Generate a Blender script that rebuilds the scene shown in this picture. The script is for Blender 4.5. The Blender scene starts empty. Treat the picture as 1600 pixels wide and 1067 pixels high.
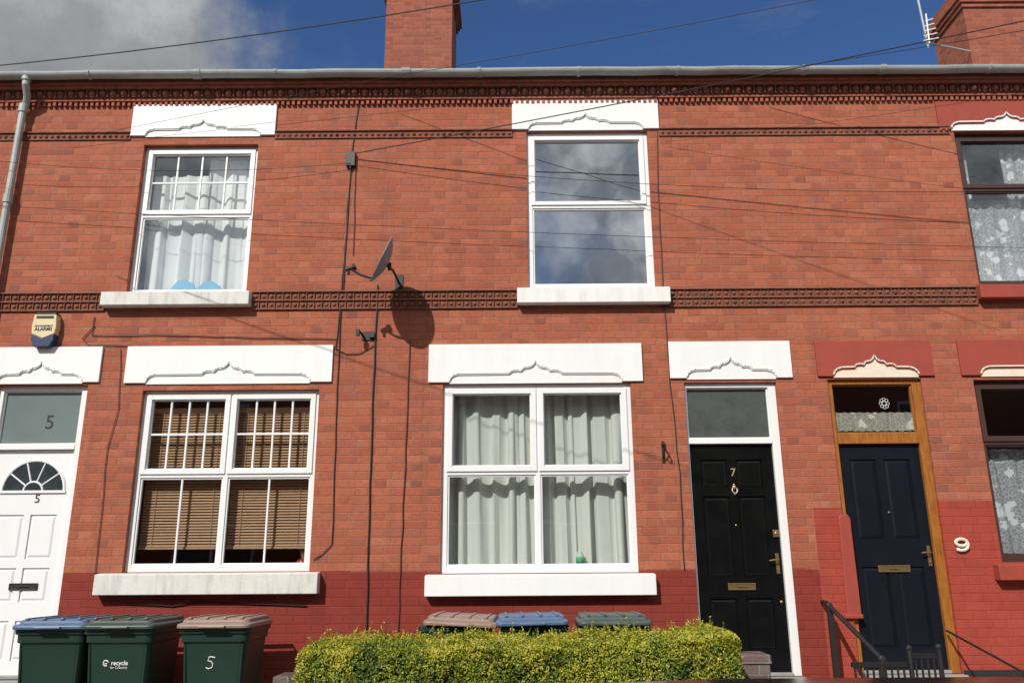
import bpy, math, random
from mathutils import Vector, Matrix, noise as mn
random.seed(7)
# ---------------------------------------------------------------- survey of the facade
H, D, PITCH, F, ROLL = 1.55, 7.8, math.radians(15.6), 1297.0, math.radians(0.4)
def P(x, y, yy=0.0):
    u0, v0 = (x-800)/F, (533.5-y)/F
    u = u0*math.cos(ROLL)+v0*math.sin(ROLL); v = -u0*math.sin(ROLL)+v0*math.cos(ROLL)
    t = (D+yy)/(math.cos(PITCH)-v*math.sin(PITCH))
    return u*t, H+(math.sin(PITCH)+v*math.cos(PITCH))*t
def RC(xl, xr, yt, yb, yy=0.0):
    xm, ym = (xl+xr)/2, (yt+yb)/2
    return P(xl, ym, yy)[0], P(xr, ym, yy)[0], P(xm, yb, yy)[1], P(xm, yt, yy)[1]

scene = bpy.context.scene
COL = scene.collection
# ---------------------------------------------------------------- materials
class G:
    def __init__(s, nt): s.nt = nt
    def n(s, t): return s.nt.nodes.new(t)
    def lk(s, a, b): s.nt.links.new(a, b)
    def put(s, sock, v):
        if isinstance(v, bpy.types.NodeSocket): s.lk(v, sock)
        else:
            if isinstance(v, tuple) and len(v) == 3 and sock.type == 'RGBA': v = (*v, 1)
            sock.default_value = v
    def m(s, op, a, b=None, c=None, clamp=False):
        n = s.n('ShaderNodeMath'); n.operation = op; n.use_clamp = clamp
        s.put(n.inputs[0], a)
        if b is not None: s.put(n.inputs[1], b)
        if c is not None: s.put(n.inputs[2], c)
        return n.outputs[0]
    def mix(s, f, a, b, mode='MIX'):
        n = s.n('ShaderNodeMix'); n.data_type = 'RGBA'; n.blend_type = mode
        s.put(n.inputs[0], f); s.put(n.inputs[6], a); s.put(n.inputs[7], b)
        return n.outputs[2]
    def noise(s, vec, scale, detail=3, rough=.55):
        n = s.n('ShaderNodeTexNoise'); n.inputs['Scale'].default_value = scale
        n.inputs['Detail'].default_value = detail; n.inputs['Roughness'].default_value = rough
        if vec is not None: s.lk(vec, n.inputs['Vector'])
        return n.outputs[0]
    def ramp(s, f, stops, interp='LINEAR'):
        n = s.n('ShaderNodeValToRGB'); n.color_ramp.interpolation = interp
        el = n.color_ramp.elements
        while len(el) < len(stops): el.new(.5)
        for e, (p, c) in zip(el, stops):
            e.position = p; e.color = (*c, 1) if len(c) == 3 else c
        s.lk(f, n.inputs[0]); return n.outputs[0]
    def sm(s, x, a, b):
        n = s.n('ShaderNodeMapRange'); n.interpolation_type = 'SMOOTHSTEP'
        s.put(n.inputs[0], x); n.inputs[1].default_value = a; n.inputs[2].default_value = b
        return n.outputs[0]
    def comb(s, x, y, z):
        n = s.n('ShaderNodeCombineXYZ')
        for i, v in enumerate((x, y, z)): s.put(n.inputs[i], v)
        return n.outputs[0]
    def mapping(s, vec, sc):
        n = s.n('ShaderNodeMapping'); n.inputs['Scale'].default_value = sc; s.lk(vec, n.inputs[0]); return n.outputs[0]
def newmat(name):
    m = bpy.data.materials.new(name); m.use_nodes = True
    g = G(m.node_tree); b = m.node_tree.nodes['Principled BSDF']
    tc = g.n('ShaderNodeTexCoord').outputs['Object']
    return m, g, b, tc
def bump(g, b, h, strength=.5, dist=.005):
    n = g.n('ShaderNodeBump'); n.inputs['Strength'].default_value = strength
    n.inputs['Distance'].default_value = dist
    g.lk(h, n.inputs['Height']); g.lk(n.outputs[0], b.inputs['Normal'])
def plain(name, col, rough=.5, dirt=.25, scale=6, bmp=.15, dark=None, metal=0, spec=.5, streak=False):
    m, g, b, tc = newmat(name)
    dark = dark or tuple(c*.55 for c in col)
    vec = tc
    if streak: vec = g.mapping(tc, (2.2, 2.2, .35))
    a = g.noise(vec, scale, 5, .65); a2 = g.noise(tc, scale*11, 3)
    f = g.m('MULTIPLY', g.sm(a, .38, .78), dirt)
    f = g.m('ADD', f, g.m('MULTIPLY', g.sm(a2, .5, .8), dirt*.5), clamp=True)
    g.lk(g.mix(f, col, dark), b.inputs['Base Color'])
    b.inputs['Roughness'].default_value = rough; b.inputs['Metallic'].default_value = metal
    b.inputs['Specular IOR Level'].default_value = spec
    if bmp: bump(g, b, g.m('ADD', a, g.m('MULTIPLY', a2, .5)), bmp, .004)
    return m
def brick_mat(name, paint=(), cols=None, mort=(.20, .105, .072), tone=1.0, blue=False):
    m, g, b, tc = newmat(name)
    sp = g.n('ShaderNodeSeparateXYZ'); g.lk(tc, sp.inputs[0])
    x, y, z = sp.outputs
    w1 = g.noise(tc, 9, 2); w2 = g.noise(tc, 60, 2)
    u = g.m('ADD', g.m('ADD', x, y), g.m('MULTIPLY', g.m('SUBTRACT', w1, .5), .018))
    zz = g.m('ADD', z, g.m('MULTIPLY', g.m('SUBTRACT', w1, .5), .012))
    u = g.m('ADD', u, g.m('MULTIPLY', g.m('SUBTRACT', w2, .5), .008))
    zz = g.m('ADD', zz, g.m('MULTIPLY', g.m('SUBTRACT', w2, .5), .008))
    row = g.m('FLOOR', g.m('DIVIDE', zz, .075))
    v = g.m('SUBTRACT', zz, g.m('MULTIPLY', row, .075))
    uu = g.m('ADD', u, g.m('MULTIPLY', g.m('FLOORED_MODULO', row, 2.0), .16875))
    cell = g.m('FLOOR', g.m('DIVIDE', uu, .3375))
    w = g.m('SUBTRACT', uu, g.m('MULTIPLY', cell, .3375))
    head = g.m('GREATER_THAN', w, .225)
    du = g.m('MINIMUM', g.m('MINIMUM', w, g.m('ABSOLUTE', g.m('SUBTRACT', w, .225))), g.m('SUBTRACT', .3375, w))
    dv = g.m('MINIMUM', v, g.m('SUBTRACT', .075, v))
    d = g.m('MINIMUM', du, dv)
    mo = g.m('SUBTRACT', 1.0, g.sm(d, .0024, .0080))
    wn = g.n('ShaderNodeTexWhiteNoise'); wn.noise_dimensions = '3D'
    g.lk(g.comb(cell, row, head), wn.inputs['Vector'])
    r1 = wn.outputs['Value']
    wn2 = g.n('ShaderNodeTexWhiteNoise'); wn2.noise_dimensions = '3D'
    g.lk(g.comb(g.m('ADD', cell, 91.3), row, g.m('ADD', head, 5.7)), wn2.inputs['Vector'])
    r2 = wn2.outputs['Value']
    cols = cols or [(.35, .094, .050), (.395, .110, .057), (.43, .130, .068), (.37, .100, .054), (.445, .145, .080), (.315, .086, .050)]
    st = [(i/(len(cols)-1), c) for i, c in enumerate(cols)]
    c = g.ramp(r1, st)
    n1 = g.noise(tc, 1.1, 4, .6); n2 = g.noise(tc, 40, 5, .7); n3 = g.noise(tc, 6, 4, .65)
    n4 = g.noise(tc, 17, 4, .7)
    patch = g.noise(tc, .9, 2)
    hd = g.m('MULTIPLY', g.m('MULTIPLY', head, g.sm(r2, .30, 1.0)), g.m('ADD', .14, g.m('MULTIPLY', g.sm(patch, .4, .65), .40)))
    c = g.mix(hd, c, (.17, .068, .052))
    odd = g.m('MULTIPLY', g.m('GREATER_THAN', r2, .955), .30)
    c = g.mix(odd, c, (.16, .065, .05))
    c = g.mix(g.m('MULTIPLY', g.sm(n4, .48, .74), .42), c, (.19, .064, .044))
    c = g.mix(g.m('MULTIPLY', g.sm(n2, .42, .70), .44), c, (.20, .064, .042))
    c = g.mix(g.m('MULTIPLY', g.sm(n1, .42, .7), .30), c, (.28, .08, .05))
    c = g.mix(g.m('MULTIPLY', g.sm(n3, .58, .76), .14), c, (.50, .33, .26))
    stn = g.noise(g.mapping(tc, (3.0, 3.0, .25)), 2.2, 4, .6)
    c = g.mix(g.m('MULTIPLY', g.sm(stn, .50, .75), .32), c, (.16, .064, .046))
    mcol = g.mix(g.sm(n3, .35, .7), mort, tuple(q*1.6 for q in mort))
    c = g.mix(g.m('MULTIPLY', mo, .72), c, mcol)
    rough = .85
    for (x0, x1, z1, pc) in paint:
        e = g.m('MULTIPLY', g.m('SUBTRACT', n2, .5), .03)
        mk = g.m('MULTIPLY', g.m('GREATER_THAN', x, x0), g.m('LESS_THAN', x, x1))
        mk = g.m('MULTIPLY', mk, g.sm(g.m('SUBTRACT', z1, g.m('ADD', z, e)), 0, .008))
        pcol = g.mix(g.m('MULTIPLY', g.sm(n3, .4, .75), .5), pc, tuple(q*.66 for q in pc))
        pcol = g.mix(g.m('MULTIPLY', g.m('SUBTRACT', r1, .4), .22, clamp=True), pcol, tuple(min(1, q*1.35+.03) for q in pc))
        pcol = g.mix(g.m('MULTIPLY', mo, .10), pcol, tuple(q*.5 for q in pc))
        pcol = g.mix(g.m('MULTIPLY', g.sm(stn, .5, .75), .35), pcol, tuple(q*.6+.02 for q in pc))
        mk = g.m('MULTIPLY', mk, g.m('SUBTRACT', 1.0, g.m('MULTIPLY', g.sm(n2, .64, .72), .6)))
        c = g.mix(mk, c, pcol)
    if tone != 1: c = g.mix(1.0, c, (tone, tone, tone), 'MULTIPLY')
    g.lk(c, b.inputs['Base Color']); b.inputs['Roughness'].default_value = rough
    b.inputs['Specular IOR Level'].default_value = .25
    h = g.m('SUBTRACT', g.m('ADD', g.m('ADD', g.m('MULTIPLY', n2, .5), g.m('MULTIPLY', n4, .35)), g.m('MULTIPLY', r2, .25)), g.m('MULTIPLY', mo, .6))
    bump(g, b, h, .75, .0055)
    return m

RED = (.225, .034, .023); RED9 = (.34, .055, .036)
zr5 = P(560, 891)[1]; zr7 = P(1040, 889)[1]; zr9 = P(1520, 781)[1]; zrm = P(1300, 792)[1]; zrm2 = P(1262, 888)[1]
xb = P(1262, 850)[0]
M_br3 = brick_mat('brick_painted_base', [(-20, 20, zr5, RED)])
M_br7 = brick_mat('brick_red_base', [(-20, 20, zr7, RED)])
M_br9 = brick_mat('brick_nine', [(-20, P(1400, 830)[0], zrm2, RED), (P(1276, 850)[0], P(1336, 850)[0], zrm, RED9), (P(1450, 900)[0], 20, zr9, RED9)])
M_chim = brick_mat('brick_chimney', cols=[(.26, .07, .045), (.34, .10, .06), (.38, .12, .07), (.24, .07, .05)], tone=.95)
M_opp = brick_mat('brick_opposite', tone=.8)
M_blue = brick_mat('brick_blue', cols=[(.05, .05, .052), (.09, .09, .09), (.20, .195, .185), (.07, .07, .072)], mort=(.25, .24, .22), tone=.8)
M_moul = plain('moulded_brick_dark', (.25, .088, .050), .9, .8, 14, .5, (.085, .040, .030))
M_moul2 = plain('moulded_brick_red', (.38, .115, .065), .9, .8, 10, .5, (.14, .055, .04))
M_lint = plain('white_masonry_paint', (.80, .80, .79), .6, .16, 3, .25, (.50, .48, .45), streak=True)
M_sillw = plain('white_sill_paint', (.78, .78, .76), .6, .30, 5, .3, (.42, .40, .37), streak=True)
M_sillg = plain('weathered_sill_paint', (.68, .67, .63), .7, .6, 7, .4, (.34, .33, .30), streak=True)
M_redp = plain('red_masonry_paint', (.33, .055, .034), .6, .5, 5, .3, (.22, .04, .028))
M_cream = plain('cream_masonry_paint', (.78, .68, .55), .6, .35, 8, .2, (.55, .40, .30))
M_upvc = plain('white_upvc', (.80, .81, .81), .3, .10, 3, .02, (.6, .6, .58), streak=True)
M_door5 = plain('white_door', (.78, .79, .80), .35, .10, 3, .02, (.6, .6, .6))
M_black = plain('black_door_gloss', (.004, .005, .005), .22, .4, 7, .12, (.012, .013, .012), spec=.35)
M_navy = plain('navy_door_paint', (.0055, .0080, .0130), .42, .4, 6, .12, (.010, .013, .018), spec=.20)
M_brownf = plain('dark_brown_frame', (.060, .027, .021), .45, .4, 7, .1, (.035, .015, .012))
M_brass = plain('brass', (.42, .29, .13), .4, .5, 30, .1, (.2, .14, .07), metal=.85)
M_brassp = plain('pale_brass', (.60, .52, .34), .4, .4, 30, .1, (.3, .25, .15), metal=.5)
M_iron = plain('black_iron', (.012, .012, .013), .5, .4, 20, .3, (.04, .03, .025))
M_cable = plain('black_cable', (.015, .013, .013), .6, .2, 20, 0)
M_cabler = plain('brown_cable', (.10, .035, .026), .7, .2, 20, 0)
M_gut = plain('grey_gutter', (.38, .41, .40), .5, .6, 4, .1, (.20, .20, .18))
M_dish = plain('grey_dish', (.22, .23, .235), .5, .3, 9, .1, (.12, .12, .12))
M_slate = plain('roof_slate', (.10, .09, .09), .7, .6, 4, .4, (.05, .05, .05))
M_int = plain('interior_plaster', (.13, .12, .11), .9, .2, 2, 0)
M_conc = plain('concrete', (.30, .29, .27), .9, .5, 4, .4, (.2, .19, .18))
M_green = plain('green_bin_plastic', (.007, .032, .022), .42, .4, 5, .1, (.018, .04, .03))
M_greenlid = plain('dark_green_lid', (.035, .055, .047), .4, .6, 8, .1, (.09, .105, .095))
M_brownlid = plain('brown_lid', (.27, .185, .150), .42, .5, 7, .1, (.17, .12, .10))
M_bluelid = plain('blue_lid', (.065, .12, .225), .42, .6, 8, .1, (.13, .17, .24))
M_greylid = plain('grey_green_lid', (.05, .075, .067), .45, .5, 8, .1, (.11, .13, .12))
M_white = plain('white_lettering', (.75, .76, .74), .6, .2, 20, 0)
M_rub = plain('rubber', (.02, .02, .02), .8, .2, 9, .1)
M_alc = plain('alarm_cream', (.70, .58, .34), .4, .2, 9, .05)
M_aln = plain('alarm_navy', (.02, .035, .10), .4, .2, 9, .05)
M_frost = plain('frosted_pane', (.17, .21, .21), .12, .3, 2, .02, (.10, .13, .13))
M_pane7 = plain('grey_green_pane', (.085, .10, .092), .10, .7, 3, .03, (.045, .05, .045))  # opaque grey-green pane with darker blotches
M_dkglass = plain('dark_leaded_glass', (.03, .04, .045), .10, .5, 9, .1, (.08, .10, .10), spec=.4)
def wood_mat():
    m, g, b, tc = newmat('varnished_orange_wood')
    a = g.noise(g.mapping(tc, (14, 14, 1.2)), 5, 5, .7)
    g.lk(g.ramp(a, [(.3, (.17, .055, .012)), (.6, (.40, .150, .028)), (.8, (.28, .09, .02))]), b.inputs['Base Color'])
    b.inputs['Roughness'].default_value = .35; return m
M_wood = wood_mat()
M_blind = plain('wooden_blind', (.44, .255, .14), .5, .4, 12, .05, (.28, .15, .08))
def glass_mat(name, base):
    m = bpy.data.materials.new(name); m.use_nodes = True
    nt = m.node_tree; nt.nodes.clear(); g = G(nt)
    out = g.n('ShaderNodeOutputMaterial'); tr = g.n('ShaderNodeBsdfTransparent'); gl = g.n('ShaderNodeBsdfGlossy')
    tr.inputs[0].default_value = (.92, .95, .94, 1); gl.inputs['Roughness'].default_value = .012
    gl.inputs['Color'].default_value = (.95, .98, 1, 1)
    lw = g.n('ShaderNodeLayerWeight'); lw.inputs[0].default_value = .5
    tc = g.n('ShaderNodeTexCoord').outputs['Object']
    bp = g.n('ShaderNodeBump'); bp.inputs['Strength'].default_value = .25; bp.inputs['Distance'].default_value = .01
    g.lk(g.noise(tc, 1.6, 1), bp.inputs['Height']); g.lk(bp.outputs[0], gl.inputs['Normal'])
    f = g.m('ADD', g.m('MULTIPLY', g.m('POWER', lw.outputs['Facing'], 4.0), .8), base, clamp=True)
    mx = g.n('ShaderNodeMixShader'); g.lk(f, mx.inputs[0]); g.lk(tr.outputs[0], mx.inputs[1]); g.lk(gl.outputs[0], mx.inputs[2])
    g.lk(mx.outputs[0], out.inputs[0]); return m
M_glass = glass_mat('window_glass', .13)
M_glass2 = glass_mat('coated_window_glass', .42)
def cloth_mat(name, col, lace=0):
    m = bpy.data.materials.new(name); m.use_nodes = True
    nt = m.node_tree; nt.nodes.clear(); g = G(nt)
    out = g.n('ShaderNodeOutputMaterial'); df = g.n('ShaderNodeBsdfDiffuse'); tl = g.n('ShaderNodeBsdfTranslucent')
    df.inputs[0].default_value = (*col, 1); tl.inputs[0].default_value = (*col, 1)
    mx = g.n('ShaderNodeMixShader'); mx.inputs[0].default_value = .22
    g.lk(df.outputs[0], mx.inputs[1]); g.lk(tl.outputs[0], mx.inputs[2]); last = mx.outputs[0]
    if lace:
        tc = g.n('ShaderNodeTexCoord').outputs['Object']
        v_ = g.mapping(tc, (1, .01, 1))
        vo = g.n('ShaderNodeTexVoronoi'); vo.inputs['Scale'].default_value = lace; vo.feature = 'DISTANCE_TO_EDGE'
        g.lk(v_, vo.inputs['Vector'])
        nz = g.noise(v_, 22, 2, .5)
        vf = g.n('ShaderNodeTexVoronoi'); vf.inputs['Scale'].default_value = 9; g.lk(v_, vf.inputs['Vector'])
        flower = g.m('SUBTRACT', 1.0, g.sm(g.m('ADD', vf.outputs['Distance'], g.m('MULTIPLY', g.m('SUBTRACT', nz, .5), .9)), .28, .40))
        a = g.m('SUBTRACT', 1.0, g.sm(vo.outputs['Distance'], .02, .12))
        f = g.m('MAXIMUM', g.m('MULTIPLY', a, .5), flower)
        f = g.m('ADD', g.m('MULTIPLY', f, .55), .36, clamp=True)
        tr = g.n('ShaderNodeBsdfTransparent'); m2 = g.n('ShaderNodeMixShader')
        g.lk(f, m2.inputs[0]); g.lk(tr.outputs[0], m2.inputs[1]); g.lk(last, m2.inputs[2]); last = m2.outputs[0]
    g.lk(last, out.inputs[0]); return m
M_curt = cloth_mat('curtain_cloth', (.78, .80, .75))
M_curt2 = cloth_mat('white_curtain_cloth', (.92, .93, .93))
M_lace = cloth_mat('lace_cloth', (.80, .83, .88), 30)
# ---------------------------------------------------------------- mesh tools
class MB:
    def __init__(s): s.v = []; s.f = []
    def add(s, vs, fs):
        o = len(s.v); s.v += [tuple(q) for q in vs]; s.f += [[i+o for i in f] for f in fs]
    def box(s, x0, x1, y0, y1, z0, z1):
        s.add([(x0,y0,z0),(x1,y0,z0),(x1,y1,z0),(x0,y1,z0),(x0,y0,z1),(x1,y0,z1),(x1,y1,z1),(x0,y1,z1)],
              [(0,3,2,1),(4,5,6,7),(0,1,5,4),(1,2,6,5),(2,3,7,6),(3,0,4,7)])
    def ring(s, x0, x1, y0, y1, z0, z1, w):
        s.box(x0, x0+w, y0, y1, z0, z1); s.box(x1-w, x1, y0, y1, z0, z1)
        s.box(x0+w, x1-w, y0, y1, z0, z0+w); s.box(x0+w, x1-w, y0, y1, z1-w, z1)
    def prism(s, pts, y0, y1):
        n = len(pts)
        s.add([(p[0], y0, p[1]) for p in pts]+[(p[0], y1, p[1]) for p in pts],
              [tuple(range(n)), tuple(range(2*n-1, n-1, -1))]+[(i, i+n, (i+1) % n+n, (i+1) % n) for i in range(n)])
    def frustum(s, x0, x1, z0, z1, yb, yf, ins):
        s.add([(x0,yb,z0),(x1,yb,z0),(x1,yb,z1),(x0,yb,z1),(x0+ins,yf,z0+ins),(x1-ins,yf,z0+ins),(x1-ins,yf,z1-ins),(x0+ins,yf,z1-ins)],
              [(4,5,6,7),(0,1,5,4),(1,2,6,5),(2,3,7,6),(3,0,4,7)])
    def plate(s, x0, x1, z0, z1, holes, y, depth):
        xs = sorted({x0, x1, *[min(max(h[i], x0), x1) for h in holes for i in (0, 1)]})
        zs = sorted({z0, z1, *[min(max(h[i], z0), z1) for h in holes for i in (2, 3)]})
        for a, b in zip(xs, xs[1:]):
            for c, d in zip(zs, zs[1:]):
                mx, mz = (a+b)/2, (c+d)/2
                if any(h[0] < mx < h[1] and h[2] < mz < h[3] for h in holes): continue
                s.add([(a,y,c),(b,y,c),(b,y,d),(a,y,d)], [(0,1,2,3)])
        for h in holes:
            a, b, c, d = h[:4]
            s.add([(a,y,c),(a,y+depth,c),(a,y+depth,d),(a,y,d)], [(0,1,2,3)])
            s.add([(b,y,c),(b,y+depth,c),(b,y+depth,d),(b,y,d)], [(3,2,1,0)])
            s.add([(a,y,d),(a,y+depth,d),(b,y+depth,d),(b,y,d)], [(0,1,2,3)])
            s.add([(a,y,c),(a,y+depth,c),(b,y+depth,c),(b,y,c)], [(3,2,1,0)])
    def tube(s, pts, r, n=8, cap=True):
        pts = [Vector(p) for p in pts]; o = len(s.v); m = len(pts)
        ref = None
        for i, p in enumerate(pts):
            t = (pts[min(i+1, m-1)]-pts[max(i-1, 0)]).normalized()
            if ref is None: ref = t.orthogonal().normalized()
            ref = (ref-t*ref.dot(t)).normalized(); bi = t.cross(ref)
            for k in range(n):
                a = 2*math.pi*k/n; s.v.append(tuple(p+(ref*math.cos(a)+bi*math.sin(a))*r))
        for i in range(m-1):
            for k in range(n):
                s.f.append([o+i*n+k, o+i*n+(k+1) % n, o+(i+1)*n+(k+1) % n, o+(i+1)*n+k])
        if cap: s.f.append([o+k for k in range(n-1, -1, -1)]); s.f.append([o+(m-1)*n+k for k in range(n)])
    def dome(s, cx, cz, y, r, h, n=8):
        o = len(s.v)
        for (rr, hh) in ((1, 0), (.8, .6), (.4, .92)):
            for k in range(n):
                a = 2*math.pi*k/n; s.v.append((cx+r*rr*math.cos(a), y-h*hh, cz+r*rr*math.sin(a)))
        s.v.append((cx, y-h, cz)); t = len(s.v)-1
        for j in range(2):
            for k in range(n): s.f.append([o+j*n+k, o+j*n+(k+1) % n, o+(j+1)*n+(k+1) % n, o+(j+1)*n+k])
        for k in range(n): s.f.append([o+2*n+k, o+2*n+(k+1) % n, t])
    def loft(s, secs):
        n = len(secs[0]); o = len(s.v)
        for sec in secs: s.v += [tuple(q) for q in sec]
        for i in range(len(secs)-1):
            for k in range(n): s.f.append([o+i*n+k, o+i*n+(k+1) % n, o+(i+1)*n+(k+1) % n, o+(i+1)*n+k])
        s.f.append([o+k for k in range(n-1, -1, -1)]); s.f.append([o+(len(secs)-1)*n+k for k in range(n)])
    def obj(s, name, mat, parent=None, bev=0, smooth=False):
        me = bpy.data.meshes.new(name); me.from_pydata(s.v, [], s.f); me.update()
        return finish(me, name, mat, parent, bev, smooth)
def wloc(o):
    v = Vector((0, 0, 0))
    while o: v += o.location; o = o.parent
    return v
def finish(me, name, mat, parent=None, bev=0, smooth=False):
    o = bpy.data.objects.new(name, me); COL.objects.link(o)
    if mat: me.materials.append(mat)
    if smooth:
        for p in me.polygons: p.use_smooth = True
    if parent:
        o.parent = parent; o.location = -wloc(parent)
    if bev:
        b = o.modifiers.new('bevel', 'BEVEL'); b.width = bev; b.segments = 2; b.limit_method = 'ANGLE'
    return o
def empty(name, loc, label, cat, group=None):
    o = bpy.data.objects.new(name, None); COL.objects.link(o); o.location = loc; o.empty_display_size = .2
    o['label'] = label; o['category'] = cat
    if group: o['group'] = group
    return o
def tag(o, label, cat, group=None):
    o['label'] = label; o['category'] = cat
    if group: o['group'] = group
    return o
def textmesh(body, size, mapf, name, mat, parent, ext=.002, off=0, shear=0):
    cu = bpy.data.curves.new(name, 'FONT'); cu.body = body; cu.size = size; cu.extrude = ext; cu.offset = off
    cu.align_x = 'CENTER'; cu.align_y = 'CENTER'; cu.shear = shear
    t = bpy.data.objects.new('tmp', cu); COL.objects.link(t)
    bpy.context.view_layer.update()
    me = bpy.data.meshes.new_from_object(t.evaluated_get(bpy.context.evaluated_depsgraph_get()))
    bpy.data.objects.remove(t)
    for v in me.vertices: v.co = Vector(mapf(v.co.x, v.co.y, v.co.z))
    me.materials.clear(); me.name = name
    return finish(me, name, mat, parent)
def flat(X, Y, Z, sx=1): return lambda x, y, z: (X+x*sx, Y-z, Z+y)

SUN = Vector((.33, .60, -.55)).normalized()
ZT = P(800, 112, -.1)[1]            # eaves
ZS = P(1160, 1056)[1]               # door sill
YARD = .19
# ---------------------------------------------------------------- ground
g_ = MB(); g_.add([(-150,-150,-.02),(150,-150,-.02),(150,150,-.02),(-150,150,-.02)], [(0,1,2,3)])
o = g_.obj('ground', plain('ground_earth', (.12, .11, .09), .95, .5, 1, .4)); o['kind'] = 'structure'
g_ = MB(); g_.add([(-60,-7.3,0),(60,-7.3,0),(60,-4.4,0),(-60,-4.4,0)], [(0,1,2,3)])
o = g_.obj('road', plain('asphalt', (.055, .055, .056), .9, .5, 3, .6, (.035, .035, .035))); o['kind'] = 'structure'
for a, b in ((-4.4, -2.75), (-9.9, -7.3)):
    g_ = MB(); g_.box(-60, 60, a, b, -.1, .12); g_.box(-60, 60, (a-.12) if a > -5 else b, a if a > -5 else b+.12, -.1, .115)
    o = g_.obj('pavement', M_conc); o['kind'] = 'structure'
g_ = MB(); g_.box(-10.1, 11.4, -2.75, -.001, -.1, YARD)
o = g_.obj('front_yard_paving', M_conc); o['kind'] = 'structure'

# ---------------------------------------------------------------- facade pieces
def lintel(parent, rect, w, mat, motif_mat=None, proud=.024, name='lintel', sc=.92):
    x0, x1, z0, z1 = rect; c = (x0+x1)/2
    half = [(-w, 0), (-w+.012, .03), (-w+.04, .058), (-w+.085, .074), (-.25, .077), (-.24, .092), (-.215, .106), (-.175, .110), (-.135, .103),
            (-.125, .122), (-.10, .138), (-.065, .140), (-.032, .155), (-.012, .180), (0, .200)]
    half = [(a, b*sc) for a, b in half]
    if w < .5: half = [(a if i < 4 else a*.8, b) for i, (a, b) in enumerate(half)]
    pts = half+[(-a, b) for a, b in half[-2::-1]]
    m = MB()
    poly = [(x0, z0), *[(c+a, z0+b) for a, b in pts], (x1, z0), (x1, z1), (x0, z1)]
    m.prism(poly, -proud, .01)
    o = m.obj(name, mat, parent, .003)
    m = MB(); m.box(c-w+.001, c+w-.001, -.013, .06, z0-.012, z0+.23*sc)
    up = [(a, b+.020) for a, b in pts]
    for (p, q) in zip(up, up[1:]):
        d = Vector((q[0]-p[0], q[1]-p[1])); L = d.length
        if L < 1e-5: continue
        nrm = Vector((-d.y, d.x))/L*.007; e = d/L*.002
        m.prism([(c+p[0]-e.x-nrm.x, z0+p[1]-e.y-nrm.y), (c+q[0]+e.x-nrm.x, z0+q[1]+e.y-nrm.y), (c+q[0]+e.x+nrm.x, z0+q[1]+e.y+nrm.y), (c+p[0]-e.x+nrm.x, z0+p[1]-e.y+nrm.y)], -proud-.007, -proud+.004)
    k = m.obj('carved_moulding', motif_mat or mat, o)
    return o
def sill(parent, rect, mat, out=.10, name='window_sill', inner=.08):
    x0, x1, z0, z1 = rect; m = MB()
    m.add([(x0,-out,z0),(x1,-out,z0),(x1,.0,z0),(x0,.0,z0),(x0,-out,z1-.012),(x1,-out,z1-.012),(x1,.0,z1),(x0,.0,z1)],
          [(0,3,2,1),(4,5,6,7),(0,1,5,4),(1,2,6,5),(2,3,7,6),(3,0,4,7)])
    return m.obj(name, mat, parent, .006)
def window(parent, rect, rec, mat, mull=(), tr=None, sash=(), bars={}, fw=.045, sw=.045, name='window', glass=None):
    x0, x1, z0, z1 = rect; m = MB(); y0, y1 = rec, rec+.065
    m.box(x0, x0+fw, y0, y1, z0, z1); m.box(x1-fw, x1, y0, y1, z0, z1)
    m.box(x0+fw, x1-fw, y0, y1, z0, z0+fw*1.2); m.box(x0+fw, x1-fw, y0, y1, z1-fw, z1)
    zi0, zi1 = z0+fw*1.2, z1-fw; xi = [x0+fw]
    for q in mull:
        m.box(q-.022, q+.022, y0, y1, zi0, zi1); xi += [q-.022, q+.022]
    xi.append(x1-fw); colx = [(xi[i], xi[i+1]) for i in range(0, len(xi), 2)]
    cells = {}
    for i, (a, b) in enumerate(colx):
        if tr:
            m.box(a, b, y0, y1, tr-.022, tr+.022); cells[(i, 0)] = (a, b, zi0, tr-.022); cells[(i, 1)] = (a, b, tr+.022, zi1)
        else: cells[(i, 0)] = (a, b, zi0, zi1)
    gl = MB()
    for k, (a, b, c, d) in cells.items():
        if k in sash:
            o_ = .012; m.ring(a-o_, b+o_, y0-.014, y0+.04, c-o_, d+o_, sw); w_ = sw-o_
            m.ring(a+w_, b-w_, y0+.004, y0+.035, c+w_, d-w_, .010); w_ += .008
        else:
            m.ring(a, b, y0+.012, y0+.04, c, d, .016); w_ = .016
        a2, b2, c2, d2 = a+w_, b-w_, c+w_, d-w_
        gy = y0+.03; t1, t2 = random.uniform(-.003, .003), random.uniform(-.003, .003)
        gl.add([(a2,gy,c2),(b2,gy+t1,c2),(b2,gy+t1+t2,d2),(a2,gy+t2,d2)], [(0,1,2,3)])
        if k in bars:
            nv, nh = bars[k]
            zl = [c2]+[c2+(d2-c2)*(j+1)/(nh+1) for j in range(nh)]+[d2]
            for i in range(nv):
                xx = a2+(b2-a2)*(i+1)/(nv+1); m.box(xx-.009, xx+.009, gy-.014, gy+.006, c2, d2)
            xsn = [a2]+[a2+(b2-a2)*(i+1)/(nv+1) for i in range(nv)]+[b2]
            for zz in zl[1:-1]:
                for p, q in zip(xsn, xsn[1:]):
                    m.box(p+(.009 if p != a2 else 0), q-(.009 if q != b2 else 0), gy-.014, gy+.006, zz-.009, zz+.009)
    fo = m.obj(name, mat, parent, .003)
    gl.obj('glass_pane', glass or M_glass, fo)
    return fo, cells
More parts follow.
